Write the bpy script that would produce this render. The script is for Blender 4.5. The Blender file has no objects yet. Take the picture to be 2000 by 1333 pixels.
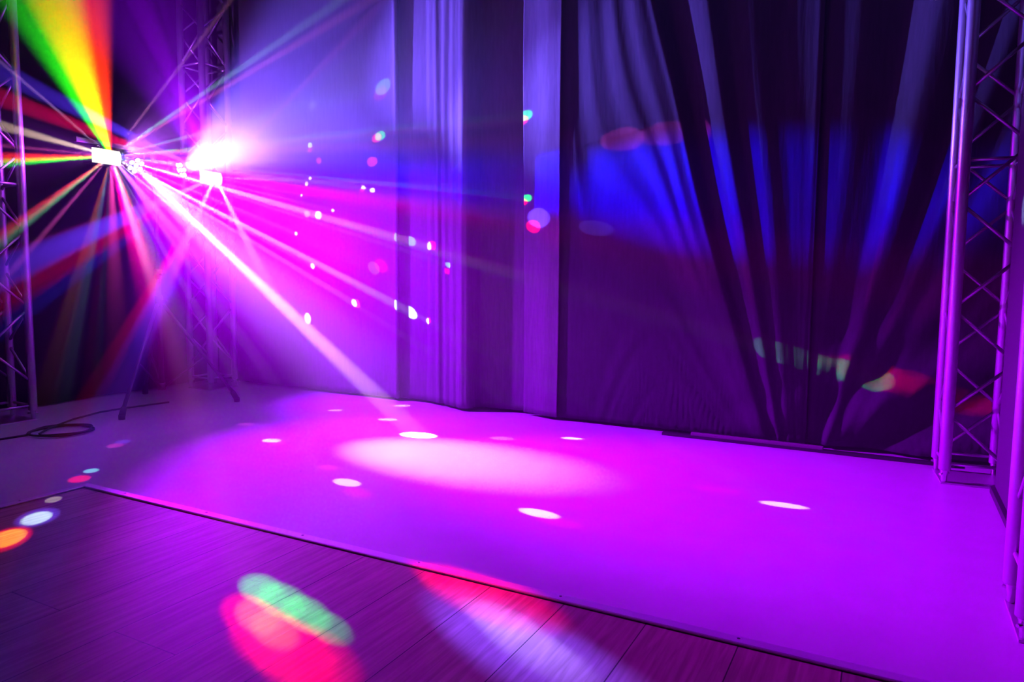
import bpy, bmesh, math, random
from mathutils import Vector, Matrix, Quaternion
import mathutils.noise as mnoise

# ------------------------------------------------------------------ camera, world, exposure
SC = bpy.context.scene
COL = SC.collection
EYE = Vector((0.0, 0.0, 0.94))
YAW, PITCH, ROLL = math.radians(28.0), math.radians(5.15), math.radians(0.5)
FPX = 1400.0                                        # focal length in pixels of the 2000 px wide frame
_f = Vector((-math.sin(YAW) * math.cos(PITCH), math.cos(YAW) * math.cos(PITCH), -math.sin(PITCH)))
_r0 = Vector((math.cos(YAW), math.sin(YAW), 0))
_u0 = _r0.cross(_f)
_r = _r0 * math.cos(ROLL) + _u0 * math.sin(ROLL)
_u = _u0 * math.cos(ROLL) - _r0 * math.sin(ROLL)
cam_data = bpy.data.cameras.new('camera')
cam_data.sensor_width = 36.0
cam_data.lens = FPX / 2000.0 * 36.0
cam_data.clip_start = 0.05
cam = bpy.data.objects.new('camera', cam_data)
COL.objects.link(cam)
m3 = Matrix((_r, _u, -_f)).transposed()
cam.matrix_world = Matrix.Translation(EYE) @ m3.to_4x4()
SC.camera = cam

SC.view_settings.view_transform = 'Standard'
SC.view_settings.look = 'None'
SC.view_settings.gamma = 1.0
SC.view_settings.exposure = 0.0
SC.view_settings.use_curve_mapping = False
cy = SC.cycles
cy.use_denoising = True
cy.use_light_tree = True
cy.adaptive_threshold = 0.18
cy.max_bounces = 3
cy.diffuse_bounces = 1
cy.glossy_bounces = 2
cy.volume_bounces = 0
cy.sample_clamp_indirect = 4.0
cy.caustics_reflective = False
cy.caustics_refractive = False

HAZE_FAR, HAZE_NEAR, HAZE_AT, HAZE_R = 0.008, 0.20, (-3.9, 3.35, 1.3), 2.4   # thin haze in the hall, thicker round the lamps
world = bpy.data.worlds.new('hall_haze')
SC.world = world
world.use_nodes = True
wn = world.node_tree.nodes
wn['Background'].inputs['Color'].default_value = (0.0, 0.0, 0.0, 1)
wn['Background'].inputs['Strength'].default_value = 0.0
vs = wn.new('ShaderNodeVolumeScatter')
vs.inputs['Color'].default_value = (1, 1, 1, 1)
vs.inputs['Anisotropy'].default_value = 0.0
geo = wn.new('ShaderNodeNewGeometry')
dst = wn.new('ShaderNodeVectorMath')
dst.operation = 'DISTANCE'
dst.inputs[1].default_value = HAZE_AT
mrr = wn.new('ShaderNodeMapRange')
mrr.interpolation_type = 'SMOOTHSTEP'
mrr.inputs['From Min'].default_value = 0.0
mrr.inputs['From Max'].default_value = HAZE_R
mrr.inputs['To Min'].default_value = HAZE_NEAR
mrr.inputs['To Max'].default_value = HAZE_FAR
world.node_tree.links.new(geo.outputs['Position'], dst.inputs[0])
world.node_tree.links.new(dst.outputs['Value'], mrr.inputs['Value'])
dst2 = wn.new('ShaderNodeVectorMath')
dst2.operation = 'DISTANCE'
dst2.inputs[1].default_value = (-4.35, 3.5, 1.72)
mr2 = wn.new('ShaderNodeMapRange')
mr2.interpolation_type = 'SMOOTHSTEP'
mr2.inputs['From Max'].default_value = 0.7
mr2.inputs['To Min'].default_value = 0.4
mr2.inputs['To Max'].default_value = 0.0
add = wn.new('ShaderNodeMath')
add.operation = 'ADD'
world.node_tree.links.new(geo.outputs['Position'], dst2.inputs[0])
world.node_tree.links.new(dst2.outputs['Value'], mr2.inputs['Value'])
world.node_tree.links.new(mrr.outputs['Result'], add.inputs[0])
world.node_tree.links.new(mr2.outputs['Result'], add.inputs[1])
world.node_tree.links.new(add.outputs['Value'], vs.inputs['Density'])
world.cycles.volume_step_size = 2.0
world.node_tree.links.new(vs.outputs['Volume'], wn['World Output'].inputs['Volume'])


def ray(px, py):
    return _f + _r * ((px - 1000) / FPX) - _u * ((py - 666.5) / FPX)


def at_depth(px, py, z):
    return EYE + ray(px, py) * z


def on_floor(px, py, h=0.0):
    d = ray(px, py)
    return EYE + d * ((h - EYE.z) / d.z)


def on_back(px, py, y=4.25):
    d = ray(px, py)
    return EYE + d * (y / d.y)


# ------------------------------------------------------------------ materials
def principled(name, color, rough=0.5, metal=0.0, spec=0.5, sheen=0.0):
    m = bpy.data.materials.new(name)
    m.use_nodes = True
    b = m.node_tree.nodes['Principled BSDF']
    b.inputs['Base Color'].default_value = (*color, 1)
    b.inputs['Roughness'].default_value = rough
    b.inputs['Metallic'].default_value = metal
    b.inputs['Specular IOR Level'].default_value = spec
    if sheen:
        b.inputs['Sheen Weight'].default_value = sheen
    return m


def noise_bump(m, scale, strength, dist=0.01, stretch=(1, 1, 1), rough_var=0.0, color_var=0.0):
    nt = m.node_tree
    b = nt.nodes['Principled BSDF']
    tc = nt.nodes.new('ShaderNodeTexCoord')
    mp = nt.nodes.new('ShaderNodeMapping')
    mp.inputs['Scale'].default_value = stretch
    nz = nt.nodes.new('ShaderNodeTexNoise')
    nz.inputs['Scale'].default_value = scale
    nz.inputs['Detail'].default_value = 5
    nt.links.new(tc.outputs['Object'], mp.inputs['Vector'])
    nt.links.new(mp.outputs['Vector'], nz.inputs['Vector'])
    bp = nt.nodes.new('ShaderNodeBump')
    bp.inputs['Strength'].default_value = strength
    bp.inputs['Distance'].default_value = dist
    nt.links.new(nz.outputs['Fac'], bp.inputs['Height'])
    nt.links.new(bp.outputs['Normal'], b.inputs['Normal'])
    if rough_var:
        r = b.inputs['Roughness'].default_value
        mr = nt.nodes.new('ShaderNodeMapRange')
        mr.inputs['To Min'].default_value = max(0.02, r - rough_var)
        mr.inputs['To Max'].default_value = min(1, r + rough_var)
        nt.links.new(nz.outputs['Fac'], mr.inputs['Value'])
        nt.links.new(mr.outputs['Result'], b.inputs['Roughness'])
    if color_var:
        c = b.inputs['Base Color'].default_value[:3]
        cr = nt.nodes.new('ShaderNodeValToRGB')
        cr.color_ramp.elements[0].position = 0.3
        cr.color_ramp.elements[1].position = 0.7
        cr.color_ramp.elements[0].color = (*[x * (1 - color_var) for x in c], 1)
        cr.color_ramp.elements[1].color = (*[min(1, x * (1 + color_var)) for x in c], 1)
        nt.links.new(nz.outputs['Fac'], cr.inputs['Fac'])
        nt.links.new(cr.outputs['Color'], b.inputs['Base Color'])
    return m


def emitter(name, color, strength):
    m = bpy.data.materials.new(name)
    m.use_nodes = True
    nt = m.node_tree
    nt.nodes.remove(nt.nodes['Principled BSDF'])
    e = nt.nodes.new('ShaderNodeEmission')
    e.inputs['Color'].default_value = (*color, 1)
    e.inputs['Strength'].default_value = strength
    nt.links.new(e.outputs['Emission'], nt.nodes['Material Output'].inputs['Surface'])
    m.cycles.emission_sampling = 'NONE'
    return m


def wood_material():
    m = principled('laminate_planks', (0.4, 0.3, 0.22), 0.55, 0, 0.22)
    nt = m.node_tree
    L = nt.links.new
    b = nt.nodes['Principled BSDF']
    tc = nt.nodes.new('ShaderNodeTexCoord')
    mp = nt.nodes.new('ShaderNodeMapping')
    mp.inputs['Rotation'].default_value = (0, 0, math.radians(90))
    mp.inputs['Location'].default_value = (0.03, 0.125, 0)
    L(tc.outputs['Object'], mp.inputs['Vector'])
    br = nt.nodes.new('ShaderNodeTexBrick')
    br.inputs['Scale'].default_value = 1.0
    br.inputs['Brick Width'].default_value = 1.25
    br.inputs['Row Height'].default_value = 0.24
    br.inputs['Mortar Size'].default_value = 0.0018
    br.inputs['Mortar Smooth'].default_value = 0.2
    br.inputs['Color1'].default_value = (0.43, 0.31, 0.22, 1)
    br.inputs['Color2'].default_value = (0.36, 0.26, 0.19, 1)
    br.inputs['Mortar'].default_value = (0.05, 0.035, 0.03, 1)
    br.offset = 0.4
    L(mp.outputs['Vector'], br.inputs['Vector'])
    mg = nt.nodes.new('ShaderNodeMapping')
    mg.inputs['Scale'].default_value = (22, 1.3, 1)
    L(tc.outputs['Object'], mg.inputs['Vector'])
    nz = nt.nodes.new('ShaderNodeTexNoise')
    nz.inputs['Scale'].default_value = 3.0
    nz.inputs['Detail'].default_value = 7
    nz.inputs['Distortion'].default_value = 0.6
    L(mg.outputs['Vector'], nz.inputs['Vector'])
    cr = nt.nodes.new('ShaderNodeValToRGB')
    cr.color_ramp.elements[0].position = 0.35
    cr.color_ramp.elements[0].color = (0.62, 0.6, 0.58, 1)
    cr.color_ramp.elements[1].position = 0.65
    cr.color_ramp.elements[1].color = (1.1, 1.1, 1.1, 1)
    L(nz.outputs['Fac'], cr.inputs['Fac'])
    mx = nt.nodes.new('ShaderNodeMix')
    mx.data_type = 'RGBA'
    mx.blend_type = 'MULTIPLY'
    mx.inputs['Factor'].default_value = 0.8
    L(br.outputs['Color'], mx.inputs[6])
    L(cr.outputs['Color'], mx.inputs[7])
    L(mx.outputs[2], b.inputs['Base Color'])
    bp = nt.nodes.new('ShaderNodeBump')
    bp.inputs['Strength'].default_value = 0.25
    bp.inputs['Distance'].default_value = 0.003
    L(nz.outputs['Fac'], bp.inputs['Height'])
    L(bp.outputs['Normal'], b.inputs['Normal'])
    return m


def cloth_material(name, color, scale=60):
    m = principled(name, color, 0.9, 0, 0.08)
    return noise_bump(m, scale, 0.35, 0.004, (1, 1, 0.12), color_var=0.12)


M = {}
M['vinyl'] = noise_bump(principled('pale_vinyl', (0.62, 0.62, 0.64), 0.3, 0, 0.4), 7, 0.06, 0.01, rough_var=0.05, color_var=0.04)
M['wood'] = wood_material()
M['alu'] = noise_bump(principled('brushed_aluminium', (0.6, 0.6, 0.62), 0.4, 0.7), 40, 0.05, 0.002, (1, 1, 0.1), 0.06)
M['alu_trim'] = noise_bump(principled('aluminium_trim', (0.82, 0.82, 0.84), 0.36, 0.45), 18, 0.12, 0.003, (0.3, 1, 1), 0.08)
M['steel'] = principled('zinc_steel', (0.75, 0.75, 0.76), 0.22, 0.9)
M['black_metal'] = principled('black_powder_coat', (0.025, 0.025, 0.027), 0.45)
M['rubber'] = principled('black_rubber', (0.012, 0.012, 0.013), 0.7)
M['black_cloth'] = cloth_material('black_molton', (0.012, 0.012, 0.014))
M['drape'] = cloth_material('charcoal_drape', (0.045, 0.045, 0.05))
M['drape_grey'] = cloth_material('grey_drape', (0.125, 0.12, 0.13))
M['black_wall'] = principled('black_wall_paint', (0.008, 0.008, 0.009), 0.9, 0, 0.1)
M['panel'] = noise_bump(principled('dark_panel_cloth', (0.06, 0.06, 0.065), 0.8, 0, 0.2), 50, 0.1)
M['batten'] = noise_bump(principled('painted_batten', (0.2, 0.19, 0.18), 0.6), 20, 0.1)
M['lens_warm'] = emitter('lit_warm_lens', (1.0, 0.97, 0.72), 2.2)
M['lens_white'] = emitter('lit_white_lens', (0.95, 0.93, 1.0), 3)
M['lens_magenta'] = emitter('lit_magenta_lens', (1.0, 0.85, 1.0), 3)


# ------------------------------------------------------------------ mesh helpers
class MB:
    def __init__(s):
        s.bm = bmesh.new()

    def box(s, c, size, rot=None):
        r = bmesh.ops.create_cube(s.bm, size=1.0)
        mt = Matrix.Translation(Vector(c)) @ (rot.to_4x4() if rot else Matrix()) @ Matrix.Diagonal((*size, 1))
        bmesh.ops.transform(s.bm, matrix=mt, verts=r['verts'])
        return r['verts']

    def tube(s, a, b, r1, r2=None, n=20, cap=True):
        a, b = Vector(a), Vector(b)
        r2 = r1 if r2 is None else r2
        d = b - a
        q = Vector((0, 0, 1)).rotation_difference(d.normalized())
        rings = []
        for p, rr in ((a, r1), (b, r2)):
            rings.append([s.bm.verts.new(p + q @ Vector((rr * math.cos(2 * math.pi * k / n), rr * math.sin(2 * math.pi * k / n), 0))) for k in range(n)])
        for k in range(n):
            f = s.bm.faces.new((rings[0][k], rings[0][(k + 1) % n], rings[1][(k + 1) % n], rings[1][k]))
            f.smooth = True
        if cap:
            s.bm.faces.new(list(reversed(rings[0])))
            s.bm.faces.new(rings[1])

    def lathe(s, prof, n=24, mat=None):
        rings = []
        for (rr, z) in prof:
            rings.append([s.bm.verts.new(Vector((rr * math.cos(2 * math.pi * k / n), rr * math.sin(2 * math.pi * k / n), z))) for k in range(n)])
        vs_ = [v for ring in rings for v in ring]
        for i in range(len(prof) - 1):
            for k in range(n):
                f = s.bm.faces.new((rings[i][k], rings[i][(k + 1) % n], rings[i + 1][(k + 1) % n], rings[i + 1][k]))
                f.smooth = True
        s.bm.faces.new(list(reversed(rings[0])))
        s.bm.faces.new(rings[-1])
        if mat:
            bmesh.ops.transform(s.bm, matrix=mat, verts=vs_)

    def path(s, pts, r, n=10):
        pts = [Vector(p) for p in pts]
        prev = None
        for i, p in enumerate(pts):
            t = (pts[min(i + 1, len(pts) - 1)] - pts[max(i - 1, 0)]).normalized()
            x = t.cross(Vector((0, 0, 1)))
            x = x.normalized() if x.length > 1e-4 else Vector((1, 0, 0))
            y = x.cross(t)
            ring = [s.bm.verts.new(p + r * (x * math.cos(2 * math.pi * k / n) + y * math.sin(2 * math.pi * k / n))) for k in range(n)]
            if prev:
                for k in range(n):
                    f = s.bm.faces.new((prev[k], prev[(k + 1) % n], ring[(k + 1) % n], ring[k]))
                    f.smooth = True
            else:
                s.bm.faces.new(list(reversed(ring)))
            prev = ring
        s.bm.faces.new(prev)

    def bevel(s, w, seg=2):
        bmesh.ops.bevel(s.bm, geom=list(s.bm.edges), offset=w, segments=seg, affect='EDGES', profile=0.7)

    def mesh(s, name, mat):
        bmesh.ops.recalc_face_normals(s.bm, faces=s.bm.faces)
        me = bpy.data.meshes.new(name)
        s.bm.to_mesh(me)
        s.bm.free()
        me.materials.append(mat)
        return me

    def build(s, name, mat, parent=None, loc=(0, 0, 0)):
        return link(name, s.mesh(name, mat), parent, loc)


def link(name, me, parent=None, loc=(0, 0, 0), rot=None):
    o = bpy.data.objects.new(name, me)
    COL.objects.link(o)
    o.location = loc
    if rot is not None:
        o.rotation_mode = 'QUATERNION'
        o.rotation_quaternion = rot
    if parent:
        o.parent = parent
    return o


def thing(name, label, cat, loc=(0, 0, 0), group=None):
    o = bpy.data.objects.new(name, None)
    o.empty_display_size = 0.1
    COL.objects.link(o)
    o.location = loc
    return tag(o, label, cat, group)


def tag(o, label, cat, group=None):
    o['label'] = label
    o['category'] = cat
    if group:
        o['group'] = group
    return o


def struct(o):
    o['kind'] = 'structure'
    return o


# ------------------------------------------------------------------ the setting
def slab(name, lo, hi, mat):
    mb = MB()
    c = [(a + b) / 2 for a, b in zip(lo, hi)]
    mb.box(c, [b - a for a, b in zip(lo, hi)])
    return struct(mb.build(name, mat))


slab('floor', (-5.4, -1.5, -0.05), (2.4, 4.75, 0.0), M['vinyl'])
slab('wall_left', (-5.42, -1.5, 0.0), (-5.36, 4.75, 4.4), M['black_wall'])
slab('wall_back', (-5.36, 4.69, 0.0), (2.34, 4.75, 4.4), M['black_wall'])
slab('wall_right', (2.34, -1.5, 0.0), (2.4, 4.69, 4.4), M['black_wall'])
slab('ceiling', (-5.42, -1.5, 4.4), (2.4, 4.75, 4.45), M['black_wall'])

# laid wooden dance floor with aluminium edge strips
DFX, DFY, DFH = -3.06, 1.815, 0.016
df = thing('dance_floor', 'brown wood plank dance floor laid in the foreground with metal edge strips', 'dance floor', (DFX, DFY, 0))
mb = MB()
mb.box(((1.5 - DFX) / 2 + 0.0, (-1.4 - DFY) / 2, DFH / 2 - 0.002), (1.5 - DFX, 1.4 + DFY, DFH - 0.004))
mb.build('plank_deck', M['wood'], df)


def trim_strip(length, axis):
    """A low ramped edge profile: outer edge on the floor, flat top lip over the boards, mitred at the corner."""
    mb = MB()
    prof = [(-0.006, DFH - 0.002), (-0.006, DFH + 0.002), (-0.003, DFH + 0.004), (0.034, DFH + 0.002), (0.060, 0.002), (0.060, 0.0), (0.001, 0.0)]
    rings = []
    for t in (0, 1):
        ring = []
        for (o_, h) in prof:
            s_ = (-o_ if t == 0 else length)
            p = (s_, o_, h) if axis == 'x' else (-o_, -s_, h)
            ring.append(mb.bm.verts.new(p))
        rings.append(ring)
    n = len(prof)
    for k in range(n):
        mb.bm.faces.new((rings[0][k], rings[0][(k + 1) % n], rings[1][(k + 1) % n], rings[1][k]))
    mb.bm.faces.new(rings[0])
    mb.bm.faces.new(list(reversed(rings[1])))
    return mb


e1 = trim_strip(4.5, 'x').build('edge_trim', M['alu_trim'], df)
e2 = trim_strip(3.1, 'y').build('edge_trim', M['alu_trim'], df)
sm = MB()
sm.lathe([(0.0055, 0), (0.0055, 0.0012), (0.003, 0.0022)], 12)
screw_mesh = sm.mesh('screw', M['steel'])
for k in range(9):
    link('screw', screw_mesh, e1, (0.25 + 0.5 * k, 0.020, DFH + 0.0018))
for k in range(5):
    link('screw', screw_mesh, e2, (-0.020, -0.25 - 0.5 * k, DFH + 0.0015))


# ------------------------------------------------------------------ drapes
def smooth(a, b, x):
    t = min(1, max(0, (x - a) / (b - a)))
    return t * t * (3 - 2 * t)


def interp(tab, x):
    if x <= tab[0][0]:
        return tab[0][1]
    for (a, va), (b, vb) in zip(tab, tab[1:]):
        if x <= b:
            t = (x - a) / (b - a)
            t = t * t * (3 - 2 * t) * 0.6 + t * 0.4
            return va + (vb - va) * t
    return tab[-1][1]


def drape(name, x0, x1, y0, depth, label, nx, nz=90, z0=0.02, z1=4.1, mat=None, left=None, right=None, thick=0.004):
    """depth(x, z) = how far the cloth stands out from the plane y0 towards the hall; left(z)/right(z) shift the free edges."""
    mb = MB()
    g = []
    for j in range(nz + 1):
        z = z0 + (z1 - z0) * j / nz
        a = x0 + (left(z) if left else 0)
        b = x1 + (right(z) if right else 0)
        g.append([])
        for i in range(nx + 1):
            x = a + (b - a) * i / nx
            g[-1].append(mb.bm.verts.new((x, y0 - depth(x, z), z)))
    for j in range(nz):
        for i in range(nx):
            f = mb.bm.faces.new((g[j][i], g[j][i + 1], g[j + 1][i + 1], g[j + 1][i]))
            f.smooth = True
    o = mb.build(name, mat or M['drape'])
    md = o.modifiers.new('cloth', 'SOLIDIFY')
    md.thickness = thick
    md.offset = 1
    tag(o, label, 'curtain')
    return o


def rip(x, z, seed, fx, amp):
    return amp * mnoise.noise(Vector((x * fx, z * 0.55 + seed, seed * 3.7)))


BY = 4.34          # plane the drapes hang in


def d_far_left(x, z):
    t = interp([(-5.2, 0.02), (-4.2, 0.03), (-3.35, 0.03), (-3.29, 0.035), (-3.262, 0.06), (-3.245, 0.065), (-3.235, 0.05)], x)
    return t + rip(x, z, 1.3, 2.2, 0.02)


def d_mid(x, z):
    t = interp([(-3.27, 0.015), (-3.02, 0.02), (-2.97, 0.045), (-2.86, 0.075), (-2.78, 0.108), (-2.70, 0.14), (-2.62, 0.175), (-2.585, 0.168), (-2.54, 0.04), (-2.2, 0.02)], x)
    w = smooth(-3.0, -2.9, x) * (1 - smooth(-2.62, -2.56, x))
    return t + w * (rip(x, z, 4.1, 16, 0.010) + 0.0075 * math.sin(x * 58 + 2.2 * math.sin(x * 9 + z * 0.6)) * (0.5 + 0.5 * math.sin(x * 13 + 1)) + rip(x, z, 8.2, 40, 0.003)) + rip(x, z, 2.0, 3, 0.012)


def d_strip(x, z):
    t = interp([(-2.3, 0.02), (-2.2, 0.035), (-1.96, 0.092), (-1.9, 0.10)], x)
    return t + rip(x, z, 6.6, 9, 0.006)


SEAM = -0.40
# fold depth over the distance from the seam, as the cloth hangs at the top of the picture
FOLDS_L = [(-1.62, 0.055), (-1.50, 0.055), (-0.95, 0.14), (-0.86, 0.055), (-0.62, 0.13), (-0.52, 0.07), (-0.39, 0.092), (-0.22, 0.05), (-0.06, 0.045), (0.0, 0.05)]
FOLDS_R = [(0.0, 0.05), (0.06, 0.055), (0.16, 0.05), (0.42, 0.0), (0.60, 0.075), (0.68, 0.07), (0.82, 0.015), (0.98, 0.055), (1.15, 0.03), (1.4, 0.06), (1.8, 0.03)]


def d_big_left(x, z):
    # folds hang from the top left and are drawn in towards the foot of the seam
    k = 0.20 + 0.80 * min(1.15, z / 2.6) ** 0.9
    k = k + (1 - k) * 0.8 * smooth(0.75, 1.5, SEAM - x)      # near the free edge the cloth hangs straight
    q = (x - SEAM) / k + rip(x, z * 1.6, 11.2, 2.0, 0.05) * smooth(0.0, 0.3, SEAM - x)
    w = smooth(-1.93, -1.80, x)
    base = 0.085
    t = (interp(FOLDS_L, q) - 0.055) * (0.06 + 0.94 * k)
    pleat = 0.0065 * math.sin(q * 41 + 1.3 * math.sin(z * 1.1)) * smooth(-1.7, -1.5, q) * (1 - smooth(-0.95, -0.85, q)) * smooth(0.7, 1.6, z)
    fine = rip(q, z * 0.5, 3.3, 9, 0.007) + rip(q, z * 0.4, 5.1, 26, 0.002)
    low = 0.008 * math.sin((x * 0.62 - z * 1.2) * 19 + 2 * rip(x, z, 2.2, 3, 1)) * (1 - smooth(0.12, 0.6, z)) * smooth(-1.0, -0.6, x)
    seam = 0.010 * (1 - smooth(0.0, 0.03, SEAM - x))
    return base + w * (t + pleat + fine + low) - seam


def d_big_right(x, z):
    k = 0.16 + 0.84 * min(1.15, z / 2.6) ** 0.95
    q = (x - SEAM) / k + rip(x, z * 1.6, 13.4, 2.0, 0.05) * smooth(0.0, 0.2, x - SEAM)
    base = 0.05
    t = (interp(FOLDS_R, q) - base) * (0.06 + 0.94 * k)
    low = 0.03 * math.sin((x * 0.70 - z * 1.1) * 14 + 3 * rip(x, z, 7.2, 2, 1)) * (1 - smooth(0.25, 0.95, z)) * smooth(0.0, 0.15, x - SEAM)
    return base + t + rip(q, z * 0.5, 9.3, 7, 0.008) + low - 0.008 * (1 - smooth(0.0, 0.03, x - SEAM))


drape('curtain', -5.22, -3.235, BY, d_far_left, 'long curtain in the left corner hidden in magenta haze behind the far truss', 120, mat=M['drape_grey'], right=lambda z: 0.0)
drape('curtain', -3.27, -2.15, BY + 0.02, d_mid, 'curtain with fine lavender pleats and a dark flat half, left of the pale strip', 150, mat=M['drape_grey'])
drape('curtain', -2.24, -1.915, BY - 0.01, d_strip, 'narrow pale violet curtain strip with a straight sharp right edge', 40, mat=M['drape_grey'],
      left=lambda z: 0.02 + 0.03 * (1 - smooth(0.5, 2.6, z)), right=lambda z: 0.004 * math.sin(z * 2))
drape('curtain', -1.95, SEAM, BY, d_big_left, 'wide dark blue curtain with sweeping folds between the pale strip and the seam', 260, 120)
drape('curtain', SEAM + 0.002, 1.4, BY, d_big_right, 'dark blue curtain right of the seam with diagonal folds behind the near truss', 200, 120)

# black cloth along the left side, behind the trusses
def side_cloth(name, label, x, ya, yb, z1, amp, mat, freq=9):
    mb = MB()
    g = []
    nx, nz = 110, 30
    for j in range(nz + 1):
        z = 0.015 + (z1 - 0.015) * j / nz
        g.append([mb.bm.verts.new((x + amp * math.sin(i / nx * (yb - ya) * freq) + rip(i / nx * 3, z, 5.5, 4, amp * 0.6), ya + (yb - ya) * i / nx, z)) for i in range(nx + 1)])
    for j in range(nz):
        for i in range(nx):
            mb.bm.faces.new((g[j][i], g[j][i + 1], g[j + 1][i + 1], g[j + 1][i])).smooth = True
    o = mb.build(name, mat)
    md = o.modifiers.new('cloth', 'SOLIDIFY')
    md.thickness = 0.004
    tag(o, label, 'curtain')
    return o


side_cloth('curtain', 'black side curtain along the left wall behind the light stand', -5.27, 0.6, 4.25, 4.1, 0.02, M['black_cloth'])

# flat dark panel standing between the two right-hand trusses
pn = thing('screen_panel', 'flat dark upright panel between the two trusses on the right', 'panel', (0.428, 2.96, 0))
mb = MB()
mb.box((0.02, 0.4, 1.56), (0.024, 0.8, 3.06))
mb.bevel(0.004)
mb.build('cloth_face', M['panel'], pn)
mb = MB()
mb.box((0.02, 0.4, 0.015), (0.06, 0.8, 0.03))
mb.bevel(0.003)
mb.build('foot_rail', M['black_metal'], pn)

# batten lying along the foot of the back curtain
bt = thing('floor_batten', 'long thin batten with a paler end lying along the foot of the back curtain', 'batten', (-0.30, 4.185, 0))
mb = MB()
mb.box((-0.36, 0.0, 0.016), (0.72, 0.03, 0.032))
mb.bevel(0.003)
mb.build('wooden_bar', M['batten'], bt)
mb = MB()
mb.box((-0.14, -0.003, 0.008), (1.5, 0.045, 0.016))
mb.bevel(0.002)
mb.build('base_rail', M['black_metal'], bt)


# ------------------------------------------------------------------ trusses
TS = 0.24           # chord spacing
TR = 0.0255         # chord radius
BR = 0.008          # brace radius
PERIOD = 0.478
def brace_mesh():
    mb = MB()
    L = math.hypot(TS - 2 * TR * 0.6, PERIOD / 2 - 0.045)
    mb.tube((0, 0, -L / 2), (0, 0, L / 2), BR, n=12)
    mb.tube((0, 0, -L / 2 - 0.002), (0, 0, -L / 2 + 0.008), BR * 1.35, BR * 1.05, n=12)
    mb.tube((0, 0, L / 2 - 0.008), (0, 0, L / 2 + 0.002), BR * 1.05, BR * 1.35, n=12)
    return mb.mesh('brace', M['alu'])


def rung_mesh():
    mb = MB()
    L = TS - 2 * TR * 0.6
    mb.tube((0, 0, -L / 2), (0, 0, L / 2), BR, n=12)
    return mb.mesh('rung', M['alu'])


def chord_mesh(h):
    mb = MB()
    mb.lathe([(TR - 0.003, 0.065), (TR, 0.068), (TR, h - 0.003), (TR - 0.003, h)], 28)
    return mb.mesh('chord', M['alu'])


def coupler_mesh():
    mb = MB()
    mb.lathe([(0.010, 0.0), (0.013, 0.004), (0.0135, 0.03), (0.019, 0.055), (0.021, 0.07)], 20)
    return mb.mesh('coupler', M['steel'])


def pin_mesh():
    mb = MB()
    mb.tube((-0.028, 0, 0.038), (0.03, 0, 0.038), 0.0055, 0.0045, 10)
    mb.tube((0.022, -0.012, 0.038), (0.022, 0.014, 0.046), 0.0015, n=6)
    return mb.mesh('pin', M['steel'])


def plate_mesh():
    mb = MB()
    mb.box((TS / 2, TS / 2, 0.004), (TS + 0.03, TS + 0.03, 0.008))
    mb.bevel(0.002)
    return mb.mesh('base_plate', M['alu'])


BRM, RGM, CPM, PNM, PLM = brace_mesh(), rung_mesh(), coupler_mesh(), pin_mesh(), plate_mesh()


def truss(x, y, label, h, node0, rung_z, turn=0.0, faces=('front', 'right', 'back', 'left'), chord=None):
    t = thing('truss_tower', label, 'truss', (x, y, 0), 'aluminium truss towers')
    t.rotation_euler = (0, 0, math.radians(turn))
    link('base_plate', PLM, t)
    cs = [Vector((0, 0, 0)), Vector((TS, 0, 0)), Vector((TS, TS, 0)), Vector((0, TS, 0))]
    for k, c in enumerate(cs):
        link('chord', chord, t, c)
        cp = link('coupler', CPM, t, c + Vector((0, 0, 0.008)))
        link('pin', PNM, cp, (0, 0, 0), Quaternion((0, 0, 1), math.radians(45 + 90 * k)))
    pairs = {'front': (cs[0], cs[1], 0.0), 'right': (cs[1], cs[2], 0.5), 'back': (cs[3], cs[2], 0.5), 'left': (cs[0], cs[3], 0.5)}
    up = Vector((0, 0, 1))
    for fn in faces:
        a, b, ph = pairs[fn]
        d = (b - a)
        dn = d.normalized()
        ea, eb = a + dn * TR * 0.6, b - dn * TR * 0.6
        z = node0 + ph * PERIOD - 2 * PERIOD
        half = PERIOD / 2
        g = 0.0225
        while z < h:
            for (za, zb) in ((z + g, z + half - g), (z + PERIOD - g, z + half + g)):
                if min(za, zb) > 0.10 and max(za, zb) < h - 0.02:
                    p, q = ea + up * za, eb + up * zb
                    link('brace', BRM, t, (p + q) / 2, up.rotation_difference((q - p).normalized()))
            z += PERIOD
        for rz in (rung_z if isinstance(rung_z, (list, tuple)) else [rung_z]):
            link('brace', RGM, t, (ea + eb) / 2 + up * rz, up.rotation_difference(dn))
    return t


CH = chord_mesh(3.35)
truss(0.245, 3.82, 'truss tower in front of the dark blue curtain with its whole foot in view', 3.35, 0.335, [0.095, 1.475], 4.5, chord=CH)
truss(-5.085, 3.93, 'distant truss tower in the corner behind the lit light stand', 3.35, 0.2, [0.095, 2.58], chord=CH)
truss(-5.05, 2.31, 'truss tower cut by the left edge of the photo beside the black side curtain', 3.35, 0.24, [0.095, 1.48], chord=CH)
truss(0.345, 2.22, 'nearest truss tower, cut by the right edge of the photo', 3.35, 0.30, [0.16, 0.62], chord=CH)

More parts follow.
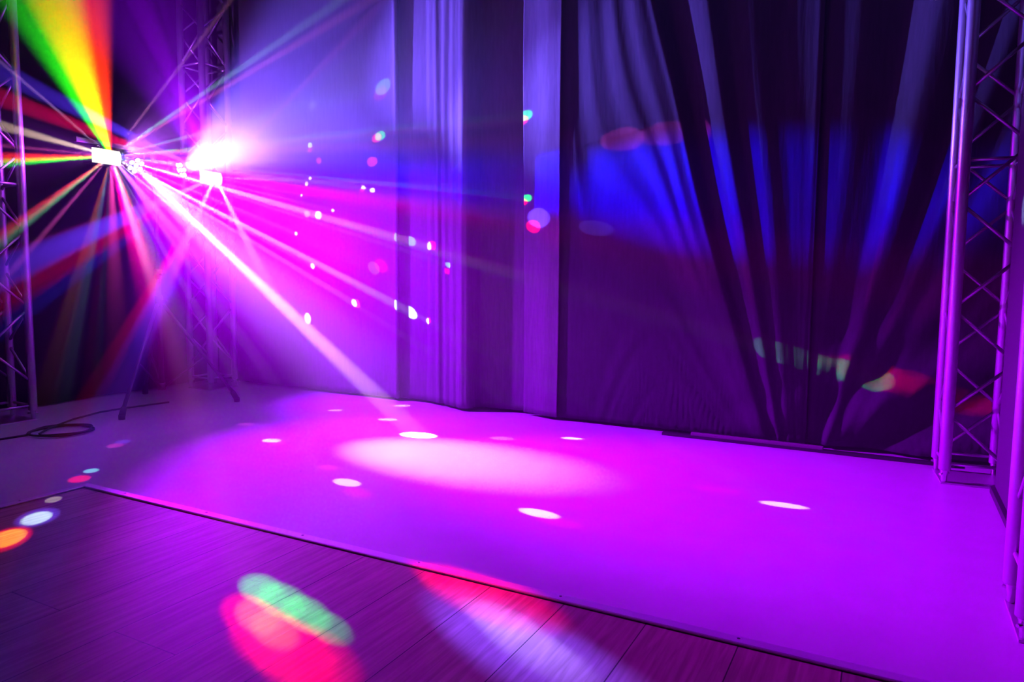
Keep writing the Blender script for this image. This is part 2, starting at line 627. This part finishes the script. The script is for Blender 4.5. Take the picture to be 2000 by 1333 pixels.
# ------------------------------------------------------------------ light stand
SX, SY = -4.65, 3.35
st = thing('light_stand', 'black tripod light stand carrying the crossbar of lit lamps', 'light stand', (SX, SY, 0))
mb = MB()
mb.tube((0, 0, 0.12), (0, 0, 0.95), 0.0175, n=20)
mb.tube((0, 0, 0.90), (0, 0, 1.74), 0.0145, n=20)
mb.build('pole', M['black_metal'], st)
hub = MB()
hub.tube((0, 0, 0.70), (0, 0, 0.78), 0.028, n=20)
hub.box((0.03, 0, 0.74), (0.03, 0.02, 0.03))
hub = hub.build('leg_collar', M['black_metal'], st)
kb = MB()
kb.tube((0.045, 0, 0.74), (0.065, 0, 0.74), 0.014, n=12)
kb.build('clamp_knob', M['rubber'], hub)
low = MB()
low.tube((0, 0, 0.10), (0, 0, 0.15), 0.026, n=20)
low.build('brace_collar', M['black_metal'], st)
hi_ = MB()
hi_.tube((0, 0, 0.90), (0, 0, 0.97), 0.024, n=20)
hi_.tube((0.02, 0, 0.935), (0.06, 0, 0.935), 0.010, n=12)
hi_.build('height_clamp', M['black_metal'], st)
feet = [Vector((0.30, -0.51, 0)), Vector((0.40, 0.32, 0)), Vector((-0.48, 0.20, 0))]
for ft in feet:
    top = Vector((ft.x * 0.05, ft.y * 0.05, 0.72))
    end = ft + Vector((0, 0, 0.035))
    mb = MB()
    dirv = (end - top)
    mb.tube(top, end, 0.0125, n=14)
    lg = mb.build('leg', M['black_metal'], st)
    mb = MB()
    mb.tube(end - dirv.normalized() * 0.05, ft + Vector((0, 0, 0.018)), 0.018, 0.02, n=14)
    mb.tube(ft, ft + Vector((0, 0, 0.03)), 0.02, 0.02, n=14)
    mb.build('rubber_foot', M['rubber'], lg)
    mid = top.lerp(end, 0.56)
    mb = MB()
    mb.tube(Vector((ft.x * 0.04, ft.y * 0.04, 0.125)), mid, 0.008, n=10)
    mb.build('leg_brace', M['black_metal'], st)
BARZ = 1.787
mb = MB()
mb.box((0, 0.02, BARZ - 0.0), (0.03, 1.14, 0.03))
mb.bevel(0.004)
bar = mb.build('crossbar', M['black_metal'], st)
for s_ in (-0.55, 0.59):
    mb = MB()
    mb.box((0, s_ + 0.004, BARZ), (0.032, 0.01, 0.032))
    mb.build('end_cap', M['rubber'], bar)
mb = MB()
mb.tube((0, 0, 1.70), (0, 0, 1.771), 0.022, n=16)
mb.build('bar_socket', M['black_metal'], st)


# ------------------------------------------------------------------ lamps
def spot(owner, name, pos, target, color, angle, watts, blend=0.35, radius=0.01):
    ld = bpy.data.lights.new(name, 'SPOT')
    ld.color = color
    ld.energy = watts
    ld.spot_size = math.radians(angle)
    ld.spot_blend = blend
    ld.shadow_soft_size = radius
    o = bpy.data.objects.new(name, ld)
    COL.objects.link(o)
    pos, target = Vector(pos), Vector(target)
    o.parent = owner
    o.location = pos - owner.location
    o.rotation_mode = 'QUATERNION'
    o.rotation_quaternion = Vector((0, 0, -1)).rotation_difference((target - pos).normalized())
    return o


def derby(y, z, label, lens_mat):
    t = thing('derby_light', label, 'stage light', (SX, y, z), 'multi-beam lamps at the ends of the crossbar')
    mb = MB()
    mb.box((-0.015, 0, 0.0), (0.10, 0.19, 0.10))
    mb.bevel(0.012, 3)
    body = mb.build('housing', M['black_metal'], t)
    mb = MB()
    for k in range(6):
        mb.box((-0.068, -0.06 + 0.024 * k, 0), (0.008, 0.008, 0.07))
    mb.build('cooling_fin', M['black_metal'], body)
    # curved front with ten lens segments
    n = 10
    for k in range(n):
        y0, y1 = -0.094 + 0.188 * k / n + 0.003, -0.094 + 0.188 * (k + 1) / n - 0.003
        mb = MB()
        rows = []
        for j in range(9):
            a = math.radians(-62 + 124 * j / 8)
            rows.append([mb.bm.verts.new((0.030 + 0.030 * math.cos(a), yy, 0.047 * math.sin(a) / math.sin(math.radians(62)))) for yy in (y0, y1)])
        back = [[mb.bm.verts.new((0.026, yy, zz)) for yy in (y0, y1)] for zz in (-0.047, 0.047)]
        for r1, r2 in zip(rows, rows[1:]):
            mb.bm.faces.new((r1[0], r1[1], r2[1], r2[0])).smooth = True
        mb.bm.faces.new((back[0][0], back[0][1], rows[0][1], rows[0][0]))
        mb.bm.faces.new((rows[-1][0], rows[-1][1], back[1][1], back[1][0]))
        mb.bm.faces.new((back[1][0], back[1][1], back[0][1], back[0][0]))
        for s_ in (0, 1):
            mb.bm.faces.new([back[0][s_]] + [r[s_] for r in rows] + [back[1][s_]])
        mb.build('lens', lens_mat, t)
    mb = MB()
    mb.box((-0.02, 0, (BARZ - 0.0155 - z + 0.05) / 2), (0.035, 0.03, BARZ - 0.0155 - z - 0.05))
    mb.tube((-0.02, 0, 0.045), (-0.02, 0, 0.056), 0.012, n=12)
    mb.build('mounting_bracket', M['black_metal'], t)
    return t


def par(y, z, aim, label, lens_mat, spots):
    """A compact wash lamp: round can with seven bright lenses, yoke and clamp, tilted to aim."""
    t = thing('wash_light', label, 'stage light', (SX, y, z), 'round wash lamps in the middle of the crossbar')
    q = Vector((0, 0, 1)).rotation_difference((Vector(aim) - Vector((SX, y, z))).normalized())
    mt = q.to_matrix().to_4x4()
    mb = MB()
    mb.lathe([(0.03, -0.075), (0.048, -0.07), (0.06, -0.03), (0.066, 0.0), (0.068, 0.028), (0.064, 0.03), (0.062, 0.02)], 28, mt)
    body = mb.build('can', M['black_metal'], t)
    mb = MB()
    mb.lathe([(0.061, 0.008), (0.061, 0.019)], 28, mt)
    mb.build('front_plate', M['black_metal'], body)
    for k in range(7):
        a = 2 * math.pi * k / 6
        off = Vector((0, 0, 0.02)) if k == 6 else Vector((0.041 * math.cos(a), 0.041 * math.sin(a), 0.02))
        mb = MB()
        mb.lathe([(0.0165, -0.003), (0.0165, 0.004), (0.013, 0.009), (0.006, 0.0115)], 18, mt @ Matrix.Translation(off))
        mb.build('lens', lens_mat, t)
    mb = MB()
    mb.box((0, 0.076, 0.035), (0.02, 0.004, 0.09))
    mb.box((0, -0.076, 0.035), (0.02, 0.004, 0.09))
    mb.box((0, 0, 0.078), (0.02, 0.156, 0.004))
    mb.box((0, 0, (0.08 + BARZ - 0.0155 - z) / 2), (0.03, 0.03, BARZ - 0.0155 - z - 0.08))
    mb.build('yoke', M['black_metal'], t)
    for s_ in (-1, 1):
        mb = MB()
        mb.tube((0, s_ * 0.062, 0), (0, s_ * 0.094, 0), 0.011, n=12)
        mb.build('tilt_knob', M['rubber'], t)
    return t


MAG, VIO = (0.42, 0.0, 1.0), (0.26, 0.0, 1.0)
P1 = Vector((SX, 3.20, 1.685))
P2 = Vector((SX, 3.545, 1.685))
F1 = Vector((SX + 0.09, 2.975, 1.70))
F2 = Vector((SX + 0.09, 3.79, 1.665))
w1 = par(P1.y, P1.z, on_floor(900, 890), 'round wash lamp throwing the magenta light and the pink streak, nearer on the bar', M['lens_magenta'], None)
w2 = par(P2.y, P2.z, on_back(960, 130), 'round wash lamp throwing the white lavender light up to the right', M['lens_white'], None)
d1 = derby(2.975, 1.70, 'multi-beam lamp on the near end of the bar under the rainbow beam', M['lens_warm'])
d2 = derby(3.79, 1.665, 'multi-beam lamp on the far end of the bar beside the distant truss', M['lens_warm'])

# ---- the two wash lamps
p1l = P1 + (on_floor(900, 890) - P1).normalized() * 0.05
p2l = P2 + (on_back(960, 130) - P2).normalized() * 0.05
spot(w1, 'magenta_wash', p1l, on_floor(1130, 950), MAG, 66, 2500, 1.0, 0.03)
spot(w1, 'magenta_spill', p1l, on_floor(760, 960), VIO, 118, 70, 1.0, 0.03)
spot(w1, 'magenta_far', p1l, on_floor(1650, 1000), MAG, 36, 5800, 1.0, 0.03)
spot(w1, 'magenta_back', p1l, on_back(780, 620), (0.32, 0.0, 1.0), 72, 2000, 1.0, 0.03)
spot(w1, 'pink_core', p1l, on_floor(860, 893), (0.95, 0.62, 1.0), 17, 2000, 1.0, 0.02)
spot(w1, 'pink_streak', p1l, at_depth(500, 548, 4.6), (1.0, 0.5, 1.0), 3.0, 60000, 0.5, 0.01)
spot(w2, 'lavender_wash', p2l, at_depth(800, 28, 4.5), (0.17, 0.085, 1.0), 52, 2500, 0.55, 0.03)
spot(w2, 'lavender_far', p2l, on_back(1560, 90), (0.17, 0.10, 1.0), 26, 4200, 0.9, 0.03)
spot(w2, 'white_core', p2l, at_depth(620, 190, 4.5), (0.5, 0.47, 1.0), 15, 1300, 1.0, 0.02)

# ---- beams of the multi-beam lamps through the haze: (image point, distance, colour, cone, watts, blend)
for (px, py, z, c, a, w, bl) in (
    (83, 0, 3.8, (0.02, 1.0, 0.0), 24, 3600, 0.7),
    (136, 0, 3.9, (1.0, 0.03, 0.0), 25, 4600, 0.5),
    (0, 245, 3.6, (0.9, 0.6, 0.45), 3.0, 9000, 0.4),
    (0, 120, 3.8, (0.8, 0.35, 0.9), 1.2, 12000, 0.4),
    (0, 309, 3.4, (1.0, 0.02, 0.0), 2.4, 30000, 0.3),
    (0, 319, 3.4, (0.0, 1.0, 0.02), 2.0, 22000, 0.3),
    (0, 284, 3.4, (1.0, 0.1, 0.5), 0.9, 12000, 0.4),
    (0, 462, 3.3, (1.0, 0.05, 0.1), 2.0, 14000, 0.4),
    (0, 476, 3.3, (0.2, 0.75, 0.4), 1.8, 9000, 0.4),
    (90, 452, 3.6, (1.0, 0.1, 0.7), 1.0, 14000, 0.4),
    (292, 540, 3.0, (1.0, 0.3, 0.7), 1.2, 36000, 0.4),
    (225, 560, 3.0, (1.0, 0.05, 0.4), 2.0, 12000, 0.5),
    (347, 745, 2.3, (1.0, 0.0, 0.25), 3.2, 26000, 0.5),
    (372, 103, 4.4, (1.0, 0.3, 0.75), 1.2, 9000, 0.5),
    (466, 155, 4.3, (1.0, 0.15, 0.45), 1.6, 12000, 0.5),
    (460, 140, 4.3, (0.35, 0.85, 0.7), 1.8, 9000, 0.5),
):
    spot(d1, 'beam', F1, at_depth(px, py, z), c, a, w, bl, 0.008)

for (px, py, z, c, a, w, bl) in (
    (0, 140, 3.8, (0.1, 0.03, 1.0), 4.5, 12000, 0.5),
    (0, 190, 3.8, (1.0, 0.0, 0.12), 4.0, 12000, 0.5),
    (270, 0, 4.6, (0.35, 0.0, 1.0), 9, 2200, 0.7),
    (300, 40, 4.6, (0.3, 0.0, 1.0), 46, 1100, 1.0),
    (148, 830, 2.3, (1.0, 0.0, 0.12), 1.5, 60000, 0.4),
    (196, 830, 2.25, (0.08, 0.02, 1.0), 2.0, 150000, 0.4),
    (212, 830, 2.25, (1.0, 0.0, 0.25), 1.3, 18000, 0.5),
    (236, 815, 2.25, (0.12, 0.0, 1.0), 1.5, 70000, 0.5),
    (0, 535, 3.6, (0.14, 0.03, 1.0), 5.5, 15000, 0.5),
    (0, 592, 3.6, (1.0, 0.0, 0.12), 4.5, 5000, 0.5),
    (0, 640, 3.6, (0.0, 0.02, 1.0), 3.5, 5000, 0.5),
    (0, 498, 3.6, (1.0, 0.0, 0.3), 1.2, 5000, 0.5),
    (485, 478, 3.9, (1.0, 0.35, 0.9), 1.4, 30000, 0.4),
    (570, 190, 4.6, (1.0, 0.1, 0.55), 1.3, 9000, 0.5),
    (560, 352, 5.0, (0.35, 0.45, 1.0), 1.6, 5000, 0.6),
    (700, 388, 4.3, (1.0, 0.0, 0.35), 3.4, 16000, 0.6),
):
    spot(d2, 'beam', F2, at_depth(px, py, z), c, a, w, bl, 0.008)
spot(d2, 'blue_beam', F2, on_back(1150, 358), (0.0, 0.0, 1.0), 10, 12000, 0.7, 0.01)
spot(d1, 'blue_beam', F1, on_back(1360, 378), (0.0, 0.0, 1.0), 12.5, 14500, 0.7, 0.01)  # added second blue source at the near lamp, lights the curtain more frontally
spot(d1, 'violet_fill', F1 + Vector((0.02, -0.05, 0)), Vector((-4.95, 2.35, 1.75)), (0.45, 0.03, 1.0), 80, 60, 1.0, 0.02)  # added fill light, not a lamp beam: brightens the left edge truss
spot(d1, 'violet_fill', F1 + Vector((0.03, 0.1, 0.06)), Vector((-4.95, 4.05, 2.0)), (0.45, 0.08, 1.0), 84, 200, 1.0, 0.02)  # added fill aimed back at the corner truss to lift its chords
spot(d2, 'magenta_beam', F2, on_back(1500, 520), (1.0, 0.0, 0.45), 9, 700, 0.8, 0.01)

# ---- spots of coloured light thrown on the curtains: (image point, colour, cone, watts)
W_, R_, G_, B_, C_, Y_ = (1, 0.95, 1), (1, 0.0, 0.02), (0.0, 1.0, 0.12), (0.12, 0.05, 1), (0.25, 0.9, 1), (1, 0.75, 0.05)
PK, LV = (1.0, 0.05, 0.6), (0.45, 0.35, 1)
def throw(name, target, normal, albedo, c, a, level, blend):
    d = F1 - target
    cosv = max(0.12, abs(d.normalized().dot(Vector(normal))))
    spot(d1, name, F1, target, c, a, level * 4 * math.pi ** 2 * d.length_squared / (albedo * cosv), blend, 0.004)


for (px, py, c, a, w) in (
    (607, 207, LV, 2.60, 0.44), (740, 172, C_, 3.38, 0.35), (735, 185, R_, 3.12, 0.24),
    (602, 284, (0.6, 1, 0.8), 1.82, 1.23), (602, 293, R_, 1.82, 0.73), (619, 314, PK, 2.08, 0.88),
    (735, 266, G_, 2.34, 1.08), (729, 270, R_, 2.34, 1.08), (721, 316, PK, 2.60, 0.97),
    (602, 348, W_, 1.04, 2.44), (595, 359, W_, 1.30, 2.44), (705, 366, W_, 1.30, 1.96), (702, 371, R_, 1.30, 1.47), (722, 371, W_, 1.30, 2.44),
    (585, 381, W_, 0.91, 2.44), (595, 417, LV, 2.34, 1.72), (617, 419, W_, 2.60, 2.93), (645, 410, W_, 1.04, 2.44),
    (574, 455, W_, 1.30, 2.93), (605, 517, W_, 1.56, 3.43), (595, 617, (1, 0.85, 1), 2.34, 2.44),
    (780, 465, C_, 2.08, 0.97), (821, 476, (0.9, 1, 0.3), 1.65, 2.44), (832, 476, R_, 1.65, 2.20),
    (887, 535, R_, 0.90, 1.23), (892, 523, C_, 0.90, 0.88), (1014, 236, R_, 1.50, 1.28), (1025, 226, G_, 1.50, 0.97),
    (1018, 394, R_, 1.05, 1.47), (1030, 387, G_, 1.05, 1.28), (1049, 444, R_, 1.80, 1.47), (1067, 428, B_, 2.85, 1.17),
    (724, 521, B_, 2.86, 1.72), (738, 517, R_, 2.86, 1.23), (685, 588, W_, 1.56, 2.93), (690, 589, PK, 1.82, 1.47),
    (782, 600, (0.5, 1, 0.9), 2.08, 3.43), (816, 617, W_, 0.90, 3.43), (823, 618, R_, 1.05, 1.96),
    (1270, 270, PK, 2.60, 0.20), (1385, 258, PK, 2.40, 0.13), (1190, 450, B_, 1.80, 0.36),
    (1592, 710, (0.05, 1, 0.35), 1.60, 0.10), (1677, 733, G_, 1.60, 0.16), (1705, 733, R_, 1.90, 0.13), (1797, 757, R_, 1.80, 0.14), (1828, 765, R_, 1.20, 0.14),
):
    throw('curtain_spot', on_back(px, py, 4.29), (0, -1, 0), 0.1, c, a, w, 0.35)

# ---- spots on the floor
for (px, py, c, a, w) in (
    (480, 829, PK, 2.86, 0.5), (530, 861, W_, 2.42, 1.44), (540, 866, PK, 2.20, 0.5), (655, 802, W_, 2.20, 0.6), (785, 793, W_, 1.98, 1.44), (757, 820, W_, 2.20, 1.44),
    (805, 846, W_, 1.50, 0.7), (980, 857, LV, 1.60, 0.8), (1022, 865, R_, 1.60, 0.4), (1117, 857, W_, 1.10, 1.76), (640, 914, PK, 1.70, 0.5),
    (677, 943, W_, 2.00, 1.12), (697, 963, R_, 2.00, 0.5), (1052, 1003, W_, 1.40, 1.44), (1090, 1020, R_, 1.50, 0.4), (1530, 987, W_, 1.00, 1.28), (1400, 957, R_, 1.30, 0.3),
    (225, 871, PK, 2.80, 0.45), (240, 863, B_, 2.80, 0.6), (155, 936, R_, 2.40, 0.9), (178, 920, C_, 1.80, 0.7),
    (70, 1021, (0.6, 1, 1), 2.20, 1.0), (72, 1019, B_, 3.20, 0.6), (10, 1062, (1, 0.5, 0.0), 2.40, 1.0), (7, 1064, R_, 3.20, 0.8), (103, 984, W_, 1.40, 0.3),
    (516, 1164, G_, 1.7, 0.8), (556, 1186, G_, 1.8, 0.8), (602, 1212, G_, 1.6, 0.8), (648, 1240, G_, 1.3, 0.5), (508, 1218, (1, 0.3, 0.0), 1.5, 0.55), (540, 1244, (1, 0.3, 0.0), 1.5, 0.55),
    (486, 1212, R_, 1.8, 1.0), (530, 1257, R_, 2.4, 1.1), (575, 1290, R_, 2.4, 1.1), (625, 1302, R_, 2.2, 0.7),
    (955, 1172, R_, 3.2, 1.6), (895, 1140, R_, 2.4, 1.3), (990, 1226, (0.3, 0.26, 1), 1.7, 1.0), (1030, 1260, (0.3, 0.26, 1), 1.8, 1.0), (1064, 1292, (0.3, 0.26, 1), 1.8, 0.8), (1000, 1250, B_, 3.6, 1.3), (1060, 1300, B_, 3.6, 1.4),
):
    near = py > 1100
    throw('floor_spot', on_floor(px, py), (0, 0, 1), 0.6, c, a * (1.22 if near else 1.0), w, 0.8 if near else 0.5)

# ------------------------------------------------------------------ cable
cb = MB()
pts = []
def fp(px, py, h=0.006):
    return on_floor(px, py, h)
a0, a1 = fp(-60, 868), fp(80, 846)
for k in range(8):
    p = a0.lerp(a1, k / 8)
    p.y += 0.012 * math.sin(k * 1.1)
    pts.append(p)
cc = fp(120, 843)
ang0 = math.atan2((a1 - cc).y, (a1 - cc).x)
for k in range(60):
    a = ang0 - 2 * math.pi * 1.9 * k / 59
    rr = 0.17 + 0.012 * math.sin(k * 0.9)
    pts.append(Vector((cc.x + rr * math.cos(a), cc.y + 0.95 * rr * math.sin(a), 0.006 + 0.011 * (k / 59) * 1.2)))
for (px, py) in ((150, 812), (190, 803), (250, 797), (300, 790), (330, 786)):
    pts.append(fp(px, py))
# smooth the run
for _ in range(2):
    pts = [pts[0]] + [(pts[i - 1] + 2 * pts[i] + pts[i + 1]) / 4 for i in range(1, len(pts) - 1)] + [pts[-1]]
cb.path(pts, 0.006, 8)
tag(cb.build('power_cable', M['rubber']), 'black cable coiled on the floor beside the left truss foot', 'cable')
